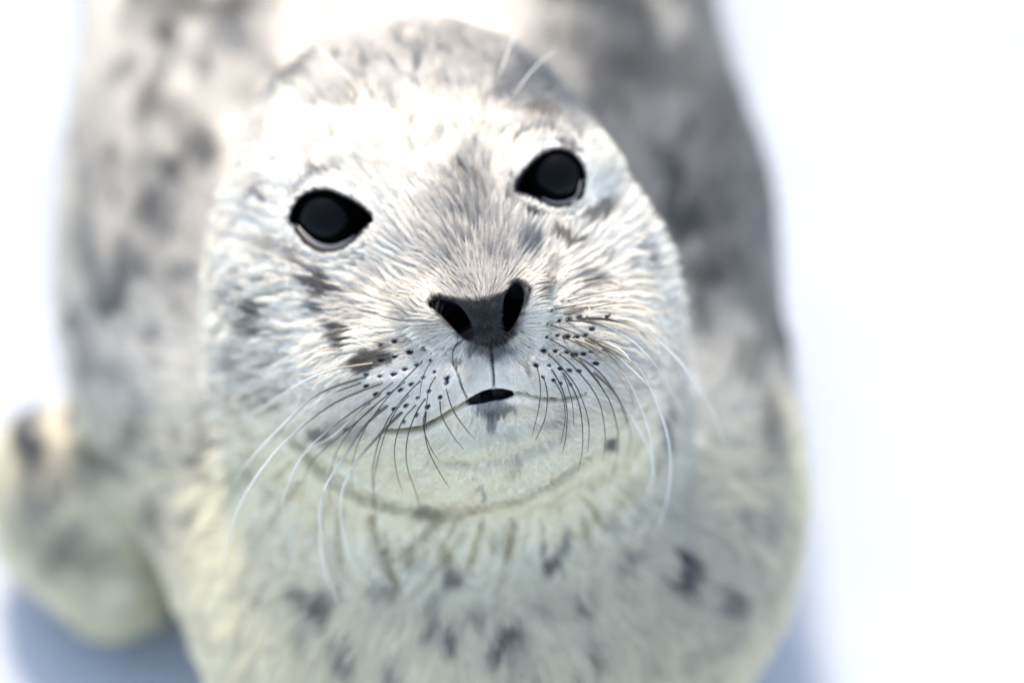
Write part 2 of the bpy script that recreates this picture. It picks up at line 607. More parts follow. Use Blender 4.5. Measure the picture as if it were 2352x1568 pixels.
# x, y, rx, ry, angle, strength, colour   (photo pixels; anchored on the surface they hit)
SPOTS = [
    # bridge and crown
    (1085, 560, 75, 130, 8, .55, SLATE), (1075, 450, 40, 75, -5, .55, SLATE), (1120, 640, 80, 60, 0, .35, SLATE),
    (1240, 205, 85, 62, -35, .85, SLATE), (1155, 215, 28, 40, 0, .6, SLATE), (1110, 130, 200, 70, -8, .42, SLATE), (930, 130, 190, 65, 12, .42, SLATE), (1010, 230, 120, 60, 0, .18, SLATE),
    (655, 165, 75, 34, 38, .7, SLATE), (1330, 260, 45, 40, -50, .6, SLATE), (1060, 400, 10, 26, 15, .7, BROWN), (1098, 425, 9, 30, 20, .5, BROWN),
    (1250, 268, 45, 14, -5, .6, BROWN), (1205, 270, 26, 11, 10, .6, BROWN), (1180, 330, 8, 16, -20, .4, BROWN),
    # round the right eye
    (1222, 490, 22, 12, -40, .85, BROWN), (1368, 492, 38, 20, 35, .75, BROWN), (1388, 496, 15, 11, 30, .9, DARK), (1302, 558, 33, 13, -12, .85, BROWN), (1214, 560, 22, 26, 0, .7, SLATE),
    (1392, 596, 9, 17, 0, .55, SLATE), (1478, 572, 10, 42, 8, .5, SLATE), (1345, 645, 30, 24, 0, .55, SLATE), (1305, 330, 34, 9, -35, .7, BROWN), (1210, 300, 30, 6, 20, .5, BROWN),
    (1250, 655, 14, 34, -12, .6, DARK), (1312, 718, 26, 10, 12, .7, BROWN), (1270, 615, 10, 20, 10, .4, BROWN), (1180, 440, 12, 34, 0, .55, BROWN), (1440, 610, 7, 30, 10, .3, SLATE),
    # left cheek and pad
    (862, 824, 46, 25, 14, .95, BROWN), (825, 838, 22, 14, 0, .7, BROWN), (782, 762, 26, 28, 0, .85, DARK), (738, 652, 50, 19, -18, .85, BROWN), (770, 672, 36, 14, 0, .8, BROWN),
    (733, 708, 22, 10, 5, .8, SLATE), (592, 745, 22, 42, 10, .55, DARK), (596, 695, 20, 14, 0, .65, DARK), (604, 454, 11, 11, 0, .85, DARK), (690, 425, 34, 7, 28, .6, BROWN),
    (735, 395, 16, 10, 0, .55, BROWN), (640, 580, 60, 22, -10, .3, BROWN), (545, 832, 22, 30, 30, .4, SLATE), (540, 690, 16, 24, 0, .4, SLATE), (700, 600, 40, 12, -30, .4, BROWN),
    (930, 700, 40, 40, 0, .25, BROWN), (800, 720, 60, 26, 10, .3, SLATE), (840, 660, 60, 18, 30, .2, SLATE), (1052, 828, 7, 14, 0, .7, BROWN), (1206, 838, 7, 14, 0, .5, BROWN),
    (780, 990, 60, 30, 10, .35, SLATE), (735, 1000, 26, 20, 0, .55, DARK), (800, 985, 4, 4, 0, .9, DARK), (905, 780, 30, 16, 12, .3, SLATE),
    # nose, lip, chin; grey marks below nose and mouth have shade's blue painted in
    (1128, 792, 52, 30, 0, .85, SLATE * .6), (1180, 755, 16, 12, 0, .5, SLATE), (1132, 936, 46, 20, 0, .75, SLATE * .9), (1134, 962, 15, 24, 0, .65, SLATE * .7), (1000, 760, 30, 20, -30, .2, SLATE),
    (1402, 1020, 13, 15, 0, .75, DARK), (1530, 950, 12, 40, 0, .6, SLATE), (1535, 1010, 14, 30, 0, .55, SLATE), (1000, 1183, 52, 16, -3, .65, BROWN), (1110, 1130, 6, 20, 0, .5, SLATE),
    (1260, 968, 40, 10, 0, .25, BROWN), (1040, 1325, 22, 20, 0, .7, DARK), (1290, 1245, 10, 36, -20, .65, DARK), (1265, 1292, 22, 15, 25, .75, DARK),
    # chest
    (1551, 1300, 30, 44, 12, .95, DARK), (1020, 1432, 38, 18, 0, .7, DARK), (1160, 1438, 36, 18, 25, .8, DARK), (1135, 1470, 14, 22, -20, .6, DARK), (1320, 1372, 16, 20, 0, .75, DARK),
    (1095, 1400, 22, 14, 0, .45, DARK), (808, 1484, 20, 46, 28, .6, DARK), (905, 1530, 30, 22, -20, .6, DARK), (1215, 1540, 24, 14, 12, .85, DARK), (1318, 1545, 18, 15, 0, .8, DARK),
    (1357, 1487, 14, 36, 10, .55, DARK), (735, 1375, 56, 14, -40, .75, DARK), (605, 1352, 24, 12, -30, .4, DARK), (700, 1440, 18, 26, 20, .3, DARK), (1415, 1290, 13, 32, -15, .5, DARK),
    (1440, 1265, 18, 14, 0, .45, DARK), (1655, 1370, 34, 26, 40, .6, DARK), (1680, 1190, 14, 34, 0, .5, DARK), (1750, 1200, 22, 30, 0, .5, DARK), (1560, 1500, 14, 26, 0, .35, DARK),
    (1450, 1420, 12, 12, 0, .3, DARK), (1480, 1500, 14, 14, 0, .3, DARK), (1285, 1395, 18, 14, 0, .3, DARK), (880, 1350, 30, 16, -20, .4, DARK), (955, 1290, 22, 12, 0, .3, DARK),
    (1660, 1130, 130, 240, 0, .42, SLATE * 1.6), (1480, 1430, 260, 160, 0, .16, BROWN * 2), (1050, 1480, 420, 130, 0, .10, BROWN * 2), (330, 1120, 220, 200, 0, .22, SLATE * 1.6),
    # left flank
    (388, 108, 24, 26, 0, .95, DARK), (300, 185, 45, 24, 40, .6, DARK), (345, 262, 34, 52, -8, .65, DARK), (400, 290, 24, 40, 10, .45, DARK), (480, 45, 95, 28, 5, .75, DARK), (560, 30, 40, 22, 0, .5, DARK),
    (430, 15, 50, 18, 0, .6, DARK), (315, 10, 26, 18, 0, .6, DARK), (520, 110, 60, 40, -20, .45, SLATE), (590, 130, 40, 50, 0, .35, SLATE), (440, 160, 60, 40, 0, .3, SLATE), (410, 412, 26, 36, 0, .75, DARK), (340, 515, 46, 40, 40, .6, DARK), (460, 360, 36, 40, 40, .55, DARK),
    (275, 735, 24, 40, 5, .75, DARK), (300, 620, 30, 50, 30, .5, DARK), (395, 575, 20, 18, 0, .55, DARK), (430, 650, 20, 26, -30, .45, DARK), (365, 802, 18, 30, -20, .6, DARK), (185, 770, 20, 40, 0, .5, DARK),
    (215, 640, 14, 20, 0, .35, DARK), (165, 985, 20, 40, 0, .55, DARK), (64, 1052, 30, 74, 5, .98, DARK), (50, 985, 26, 34, 0, .8, SLATE), (95, 1120, 60, 90, 0, .4, SLATE), (320, 1020, 20, 60, -25, .5, DARK), (255, 1080, 60, 24, -20, .45, DARK), (200, 1100, 60, 40, 0, .35, DARK),
    (380, 1060, 18, 18, 0, .5, DARK), (450, 1055, 14, 24, 20, .6, DARK), (370, 1165, 16, 34, 20, .5, DARK), (350, 1190, 22, 16, 0, .45, DARK), (465, 1170, 22, 14, 30, .5, DARK), (420, 1000, 20, 30, 30, .3, DARK), (180, 1270, 30, 60, -30, .5, DARK), (120, 1200, 26, 50, 0, .3, DARK),
    (480, 930, 14, 30, 0, .4, DARK), (250, 890, 60, 20, 10, .3, DARK), (215, 840, 24, 40, 0, .3, DARK),
    # right flank
    (1420, 30, 70, 36, -30, .75, DARK), (1300, 25, 60, 30, 0, .75, DARK), (1350, 120, 60, 50, -30, .5, DARK), (1455, 165, 62, 40, -45, .75, DARK), (1400, 230, 60, 60, 0, .5, DARK), (1565, 330, 30, 28, 0, .65, DARK), (1530, 400, 50, 40, 0, .4, DARK),
    (1535, 468, 20, 50, -20, .85, DARK), (1572, 545, 46, 36, -30, .95, DARK), (1630, 650, 34, 44, -30, .8, DARK), (1560, 190, 40, 60, 0, .35, DARK), (1640, 500, 40, 80, 0, .4, DARK), (1700, 640, 20, 40, 0, .4, DARK), (1610, 760, 26, 36, 0, .4, DARK),
    (1720, 860, 40, 50, 0, .5, DARK), (1760, 1000, 24, 70, 0, .55, DARK), (1650, 300, 40, 80, 0, .35, DARK),
]
_sp = np.array([s[:2] for s in SPOTS], float)
SPOT_W = trace(_sp[:, 0], _sp[:, 1])[:, 2]


def to_px(C):
    s = DIST / (DIST - C[:, 2]) * PXCM
    return 1176 + C[:, 0] * s, 784 - C[:, 1] * s


YELLOW = [(np.array(CREASE[5][0], float), 9, .42), (np.array(CREASE[3][0], float), 7, .7), (np.array(CREASE[4][0], float), 6, .6), (np.array(CREASE[6][0], float), 9, .25)]


def pigment(P, C, N):
    """hair colour of the coat at world points P"""
    x, y = to_px(C)
    wob = np.stack([fbm(P / .55, 21, 3), fbm(P / .55 + 9, 22, 3)], -1) - .5
    fine = np.stack([fbm(P / .16, 31, 2), fbm(P / .16 + 5, 32, 2)], -1) - .5
    cn = C - NOSE
    hd = np.linalg.norm(C - pc(1030, 640, -4), axis=1)
    head = 1 - sstep(8.5, 10.5, hd)
    chest = np.clip(sstep(15, 6, P[:, 2]) * .8 + sstep(11, 4, P[:, 1]), 0, 1)
    # plain coat: white-grey face, cream throat and chest, mottled grey back
    col = np.tile(np.array([.95, .90, .815]), (len(P), 1))
    cream = sstep(850, 1100, y) * (x > -1e6)
    cream = np.clip(cream * .9 + .1 * sstep(500, 800, y), 0, 1)[:, None]
    col = col * (1 - cream) + np.array([.96, .89, .70]) * cream
    back = (1 - head) * (1 - .92 * chest)
    mot = fbm(P / np.array([2.2, 3.4, 2.2]), 41, 3)
    side = sstep(-2.0, 4.0, P[:, 0])                     # right flank greyer: own grey plus shade put into the coat colour
    sunlit_spine = np.exp(-((P[:, 0] + 4.1 - .5 * (fbm(P / 3, 8, 2) - .5)) / 3.4) ** 2) * sstep(15, 19.0, P[:, 2]) * sstep(4, 10, P[:, 1])  # sunlit strip of the back, painted in as paler fur
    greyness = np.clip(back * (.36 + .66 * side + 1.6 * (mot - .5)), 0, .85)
    greyness = greyness * (1 - .95 * sunlit_spine)
    col = col * (1 - greyness[:, None]) + np.array([.14, .155, .165]) * greyness[:, None]
    # small flecks everywhere on the back
    fl = sstep(.66, .76, fbm(P / np.array([.9, 1.6, .9]), 51, 2)) * (1 - head) * (1 - .5 * chest) * (1 - sunlit_spine)
    col = col * (1 - .6 * fl[:, None]) + DARK * .6 * fl[:, None]
    flf = sstep(.66, .74, fbm(P / np.array([.35, .35, .35]), 53, 2)) * head * sstep(4.5, 7, np.linalg.norm(cn, axis=1))
    flf *= sstep(560, 250, y) * .35 + .12
    col = col * (1 - flf[:, None]) + SLATE * .7 * flf[:, None]
    for (sx, sy, rx, ry, ang, st, cc), w in zip(SPOTS, SPOT_W):
        m = (np.abs(x - sx) < 2.6 * max(rx, ry) + 12) & (np.abs(y - sy) < 2.6 * max(rx, ry) + 12) & (np.abs(C[:, 2] - w) < 4)
        if not m.any():
            continue
        big = max(rx, ry)
        k = min(26, big * .55)
        dx = x[m] - sx + wob[m, 0] * k * 2 + fine[m, 0] * min(10, big) ; dy = y[m] - sy + wob[m, 1] * k * 2 + fine[m, 1] * min(10, big)
        a = math.radians(ang)
        qx = (dx * math.cos(a) - dy * math.sin(a)) / rx
        qy = (dx * math.sin(a) + dy * math.cos(a)) / ry
        q = np.sqrt(qx * qx + qy * qy)
        soft = 1.3 if big > 120 else .9 if big > 60 else .45
        g = (st * (1 - sstep(1 - soft * .6, 1 + soft, q)))[:, None]
        col[m] = col[m] * (1 - g) + cc * g
    for line, wd, st in YELLOW:
        m = (np.abs(x - line[:, 0].mean()) < 420) & (np.abs(y - line[:, 1].mean()) < 160) & (C[:, 2] > -6)
        if m.any():
            d, _ = seg_dist(np.column_stack([x[m] + 8 * wob[m, 0], y[m] + 8 * wob[m, 1]]), line)
            g = (st * np.exp(-(d / wd) ** 2))[:, None]
            col[m] = col[m] * (1 - g) + np.array([.42, .37, .17]) * g
    # nose leather
    m = (np.abs(x - 1110) < 190) & (np.abs(y - 720) < 140) & (C[:, 2] > 1.5)
    if m.any():
        p = poly_sdf(C[m, 0], C[m, 1], NOSE_PAD) + .10 * wob[m, 0] + .12 * fine[m, 0]
        g = (1 - sstep(-.03, .10, p))[:, None]
        col[m] = col[m] * (1 - g) + np.array([.030, .031, .034]) * g
    # dark rims of the eyes
    for k, pol in (('l', EYE_L), ('r', EYE_R)):
        c, r = EYEBALL[k]
        m = (np.linalg.norm(C - c, axis=1) < 3.2)
        if m.any():
            p = poly_sdf(C[m, 0], C[m, 1], pol)
            g = (1 - sstep(.05, .17, p + .08 * fine[m, 0]))[:, None]
            col[m] = col[m] * (1 - g) + np.array([.012, .012, .015]) * g
    return np.clip(col, .003, 1)


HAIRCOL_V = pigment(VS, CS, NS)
# bare skin under and between the hairs is darker and greyer than the hair
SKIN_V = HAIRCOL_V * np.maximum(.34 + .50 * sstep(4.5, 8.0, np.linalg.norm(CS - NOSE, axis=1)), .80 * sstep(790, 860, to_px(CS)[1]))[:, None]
_black = np.zeros(len(VS))
for pol in (NOS_L, NOS_R):
    m = (np.abs(CS[:, 0] - pol[:, 0].mean()) < 2) & (np.abs(CS[:, 1] - pol[:, 1].mean()) < 2) & (CS[:, 2] > 1)
    _black[m] = np.maximum(_black[m], 1 - sstep(.03, .09, poly_sdf(CS[m, 0], CS[m, 1], pol)))
m = (np.abs(CS[:, 0] - MOUTH[:, 0].mean()) < 2) & (np.abs(CS[:, 1] - MOUTH[:, 1].mean()) < 1) & (CS[:, 2] > 0)
_black[m] = np.maximum(_black[m], 1 - sstep(.03, .08, poly_sdf(CS[m, 0], CS[m, 1], MOUTH)))
_black = np.maximum(_black, 1 - sstep(.045, .09, PITD))
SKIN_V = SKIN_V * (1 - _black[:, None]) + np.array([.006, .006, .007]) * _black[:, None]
_ml = (1 - sstep(.3, 1.1, MOUTHLINE))[:, None] * .85
SKIN_V = SKIN_V * (1 - _ml) + np.array([.05, .045, .03]) * _ml
BALD_V = np.maximum(_black, (1 - sstep(.5, 1.0, MOUTHLINE)))
for k, pol in (('l', EYE_L), ('r', EYE_R)):
    c, r = EYEBALL[k]
    m = np.linalg.norm(CS - c, axis=1) < 3.2
    BALD_V[m] = np.maximum(BALD_V[m], 1 - sstep(.02, .10, poly_sdf(CS[m, 0], CS[m, 1], pol)))


# ---------------------------------------------------------------- materials
def new_mat(name):
    m = bpy.data.materials.new(name)
    m.use_nodes = True
    return m, m.node_tree.nodes, m.node_tree.links


MAT_SKIN, n, l = new_mat("seal_skin")
b = n["Principled BSDF"]
at = n.new("ShaderNodeAttribute"); at.attribute_name = "pigment"
nz = n.new("ShaderNodeTexNoise"); nz.inputs["Scale"].default_value = 900; nz.inputs["Detail"].default_value = 4
mr = n.new("ShaderNodeMapRange"); mr.inputs[3].default_value = .7; mr.inputs[4].default_value = 1.25
mx = n.new("ShaderNodeMix"); mx.data_type = 'RGBA'; mx.blend_type = 'MULTIPLY'; mx.inputs[0].default_value = 1
bp = n.new("ShaderNodeBump"); bp.inputs["Strength"].default_value = .4; bp.inputs["Distance"].default_value = .0006
l.new(nz.outputs[0], mr.inputs[0]); l.new(at.outputs["Color"], mx.inputs[6]); l.new(mr.outputs[0], mx.inputs[7])
l.new(mx.outputs[2], b.inputs["Base Color"]); l.new(nz.outputs[0], bp.inputs["Height"]); l.new(bp.outputs[0], b.inputs["Normal"])
b.inputs["Roughness"].default_value = .62
b.inputs["Specular IOR Level"].default_value = .25

MAT_FUR, n, l = new_mat("seal_fur")
n.remove(n["Principled BSDF"])
out = n["Material Output"]
at = n.new("ShaderNodeAttribute"); at.attribute_name = "haircol"
an = n.new("ShaderNodeAttribute"); an.attribute_name = "coat_normal"
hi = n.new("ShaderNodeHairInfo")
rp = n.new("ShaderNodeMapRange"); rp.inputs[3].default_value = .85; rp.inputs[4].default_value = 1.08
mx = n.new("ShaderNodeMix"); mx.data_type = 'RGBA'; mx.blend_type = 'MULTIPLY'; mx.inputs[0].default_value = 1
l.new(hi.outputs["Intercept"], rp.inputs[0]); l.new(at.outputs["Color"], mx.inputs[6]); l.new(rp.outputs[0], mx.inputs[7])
df = n.new("ShaderNodeBsdfDiffuse"); tr = n.new("ShaderNodeBsdfTranslucent")
l.new(mx.outputs[2], df.inputs[0]); l.new(mx.outputs[2], tr.inputs[0])
l.new(an.outputs["Vector"], df.inputs["Normal"])
ms = n.new("ShaderNodeMixShader"); ms.inputs[0].default_value = .42
l.new(df.outputs[0], ms.inputs[1]); l.new(tr.outputs[0], ms.inputs[2])
gl = n.new("ShaderNodeBsdfGlossy"); gl.inputs["Roughness"].default_value = .42; gl.inputs[0].default_value = (.9, .9, .9, 1)
l.new(an.outputs["Vector"], gl.inputs["Normal"])
ms2 = n.new("ShaderNodeMixShader"); ms2.inputs[0].default_value = .035
l.new(ms.outputs[0], ms2.inputs[1]); l.new(gl.outputs[0], ms2.inputs[2])
l.new(ms2.outputs[0], out.inputs[0])

MAT_EYE, n, l = new_mat("eye_surface")
b = n["Principled BSDF"]
tc = n.new("ShaderNodeTexCoord"); gr = n.new("ShaderNodeTexNoise"); gr.inputs["Scale"].default_value = 160
cr = n.new("ShaderNodeValToRGB")
cr.color_ramp.elements[0].color = (.0012, .0013, .0014, 1); cr.color_ramp.elements[1].color = (.004, .0032, .0028, 1)
l.new(tc.outputs["Object"], gr.inputs["Vector"]); l.new(gr.outputs[0], cr.inputs[0]); l.new(cr.outputs[0], b.inputs["Base Color"])
b.inputs["Roughness"].default_value = .03; b.inputs["IOR"].default_value = 1.33; b.inputs["Specular IOR Level"].default_value = .26

MAT_RIM, n, l = new_mat("wet_lid_margin")
b = n["Principled BSDF"]
nz = n.new("ShaderNodeTexNoise"); nz.inputs["Scale"].default_value = 400
cr = n.new("ShaderNodeValToRGB")
cr.color_ramp.elements[0].color = (.26, .25, .24, 1); cr.color_ramp.elements[1].color = (.42, .40, .37, 1)
l.new(nz.outputs[0], cr.inputs[0]); l.new(cr.outputs[0], b.inputs["Base Color"])
b.inputs["Roughness"].default_value = .22

MAT_WHISK, n, l = new_mat("whisker_horn")
b = n["Principled BSDF"]
at = n.new("ShaderNodeAttribute"); at.attribute_name = "pigment"
nz = n.new("ShaderNodeTexNoise"); nz.inputs["Scale"].default_value = 500
mr = n.new("ShaderNodeMapRange"); mr.inputs[3].default_value = .8; mr.inputs[4].default_value = 1.15
mx = n.new("ShaderNodeMix"); mx.data_type = 'RGBA'; mx.blend_type = 'MULTIPLY'; mx.inputs[0].default_value = 1
l.new(nz.outputs[0], mr.inputs[0]); l.new(at.outputs["Color"], mx.inputs[6]); l.new(mr.outputs[0], mx.inputs[7])
l.new(mx.outputs[2], b.inputs["Base Color"]); b.inputs["Roughness"].default_value = .35
b.inputs["Transmission Weight"].default_value = .0

MAT_SNOW, n, l = new_mat("darkened_snow")  # base colour darkened below real snow to limit clipping, blued for bluer shadows
b = n["Principled BSDF"]
tc = n.new("ShaderNodeTexCoord")
n1 = n.new("ShaderNodeTexNoise"); n1.inputs["Scale"].default_value = 9; n1.inputs["Detail"].default_value = 6
n2 = n.new("ShaderNodeTexNoise"); n2.inputs["Scale"].default_value = 260; n2.inputs["Detail"].default_value = 3
cr = n.new("ShaderNodeValToRGB")
cr.color_ramp.elements[0].position = .3; cr.color_ramp.elements[0].color = (.375, .415, .475, 1)
cr.color_ramp.elements[1].position = .7; cr.color_ramp.elements[1].color = (.415, .45, .505, 1)
l.new(tc.outputs["Object"], n1.inputs["Vector"]); l.new(tc.outputs["Object"], n2.inputs["Vector"])
l.new(n1.outputs[0], cr.inputs[0]); l.new(cr.outputs[0], b.inputs["Base Color"])
bp1 = n.new("ShaderNodeBump"); bp1.inputs["Distance"].default_value = .012; bp1.inputs["Strength"].default_value = .5
bp2 = n.new("ShaderNodeBump"); bp2.inputs["Distance"].default_value = .0015; bp2.inputs["Strength"].default_value = .5
l.new(n1.outputs[0], bp1.inputs["Height"]); l.new(n2.outputs[0], bp2.inputs["Height"])
l.new(bp1.outputs[0], bp2.inputs["Normal"]); l.new(bp2.outputs[0], b.inputs["Normal"])
b.inputs["Roughness"].default_value = .8; b.inputs["Specular IOR Level"].default_value = .2


# ---------------------------------------------------------------- objects
def mesh_obj(name, Vv, T, mat, parent=None, color=None):
    me = bpy.data.meshes.new(name)
    Vv = np.ascontiguousarray(Vv, np.float32)
    me.vertices.add(len(Vv)); me.vertices.foreach_set('co', Vv.ravel())
    k = T.shape[1]
    me.loops.add(len(T) * k); me.loops.foreach_set('vertex_index', np.ascontiguousarray(T, np.int32).ravel())
    me.polygons.add(len(T)); me.polygons.foreach_set('loop_start', np.arange(len(T), dtype=np.int32) * k)
    me.polygons.foreach_set('use_smooth', np.ones(len(T), bool))
    me.update(calc_edges=True)
    if color is not None:
        a = me.attributes.new("pigment", 'FLOAT_COLOR', 'POINT')
        a.data.foreach_set('color', np.hstack([color, np.ones((len(color), 1))]).astype(np.float32).ravel())
    me.validate()
    me.materials.append(mat)
    o = bpy.data.objects.new(name, me)
    COL.objects.link(o)
    if parent is not None:
        o.parent = parent
    return o


# the snow: one sheet, fine near the seal and coarse towards the horizon
k = np.linspace(-1, 1, 221)
ax = np.sinh(k * 7.2) / math.sinh(7.2) * 40000.0
X, Y = np.meshgrid(ax - 4, ax + 12, indexing='ij')
G = np.stack([X.ravel(), Y.ravel(), np.zeros(X.size)], -1)
near = np.exp(-((G[:, 0] + 4) ** 2 + (G[:, 1] - 12) ** 2) / 300.0 ** 2)
G[:, 2] = ((fbm(G / 14.0, 61, 3) - .5) * 1.6 + (fbm(G / 60.0, 62, 2) - .5) * 5.0) * near
# pressed flat where the seal lies
lie = np.exp(-(((G[:, 0] + 4.5) / 20) ** 2) ** 2 - (((G[:, 1] - 40) / 62) ** 2) ** 2)
G[:, 2] = G[:, 2] * (1 - lie) - .12 * (1 - lie) - .0
ii = np.arange(220)
A, B = np.meshgrid(ii, ii, indexing='ij')
q = (A * 221 + B).ravel()
snow = mesh_obj("snow_ground", G * .01, np.stack([q, q + 221, q + 222, q + 1], -1), MAT_SNOW)
snow["kind"] = "structure"

BASE = np.array([-4.0, 15.0, 0.0])
seal = bpy.data.objects.new("seal", None)
COL.objects.link(seal)
seal.location = Vector(BASE * .01)
seal.empty_display_size = .05
seal["label"] = "whiskered pale seal pup with dark spots and black eyes lying on white snow"
seal["category"] = "seal"

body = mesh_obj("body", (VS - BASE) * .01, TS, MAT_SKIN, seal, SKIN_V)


def tube(path, rad, ns=6):
    """tapered tube along a path, closed at both ends"""
    t = np.gradient(path, axis=0)
    t /= np.linalg.norm(t, axis=1)[:, None]
    ref = np.tile(np.array([.3, .2, .93]), (len(path), 1))
    a = np.cross(t, ref); a /= np.linalg.norm(a, axis=1)[:, None]
    b_ = np.cross(t, a)
    th = np.arange(ns) / ns * 2 * math.pi
    R = path[:, None] + rad[:, None, None] * (np.cos(th)[None, :, None] * a[:, None] + np.sin(th)[None, :, None] * b_[:, None])
    Vt = R.reshape(-1, 3)
    i, j = np.meshgrid(np.arange(len(path) - 1), np.arange(ns), indexing='ij')
    j2 = (j + 1) % ns
    Q = np.stack([i * ns + j, i * ns + j2, (i + 1) * ns + j2, (i + 1) * ns + j], -1).reshape(-1, 4)
    return Vt, Q


# eyes: ball with a bulging cornea, and the wet lower lid margin as a sub-part
for k, pol in (('l', EYE_L), ('r', EYE_R)):
    c, r = EYEBALL[k]
    nu, nv = 64, 40
    th = np.linspace(0, math.pi, nv)
    ph = np.arange(nu) / nu * 2 * math.pi
    T2, P2 = np.meshgrid(th, ph, indexing='ij')
    rr = r + .06 * np.exp(-(T2 / .9) ** 2)
    S = np.stack([rr * np.sin(T2) * np.cos(P2), rr * np.sin(T2) * np.sin(P2), rr * np.cos(T2)], -1).reshape(-1, 3)
    i, j = np.meshgrid(np.arange(nv - 1), np.arange(nu), indexing='ij')
    j2 = (j + 1) % nu
    Q = np.stack([i * nu + j, (i + 1) * nu + j, (i + 1) * nu + j2, i * nu + j2], -1).reshape(-1, 4)
    # gaze slightly outwards
    g = np.array([-.12 if k == 'l' else .16, .05, 1.0]); g /= np.linalg.norm(g)
    xx = np.cross([0, 1, 0], g); xx /= np.linalg.norm(xx); yy = np.cross(g, xx)
    S = S[:, :1] * xx + S[:, 1:2] * yy + S[:, 2:] * g
    eye = mesh_obj("eye", (to_world(S + c) - BASE) * .01, Q, MAT_EYE, seal)
    # margin: tube lying on the ball just inside the lower lid
    cen = pol.mean(0)
    ang = np.arctan2(pol[:, 1] - cen[1], pol[:, 0] - cen[0])
    a0, a1 = (math.radians(-178), math.radians(-28)) if k == 'l' else (math.radians(-120), math.radians(5))
    aa = np.linspace(a0, a1, 26)
    o_ = np.argsort(ang)
    rad = np.interp(aa, ang[o_], np.linalg.norm(pol - cen, axis=1)[o_], period=2 * math.pi) - .13
    uv = cen + rad[:, None] * np.stack([np.cos(aa), np.sin(aa)], -1)
    dz = np.sqrt(np.maximum(r * r - ((uv - c[:2]) ** 2).sum(1), .05))
    path = np.column_stack([uv, c[2] + dz + .02])
    prof = np.sin(np.linspace(0, math.pi, 26)) ** .6
    Vt, Qt = tube(to_world(path), .02 + (.15 if k == 'l' else .08) * prof, 8)
    mesh_obj("lid_margin", (Vt - BASE) * .01, Qt, MAT_RIM, eye)

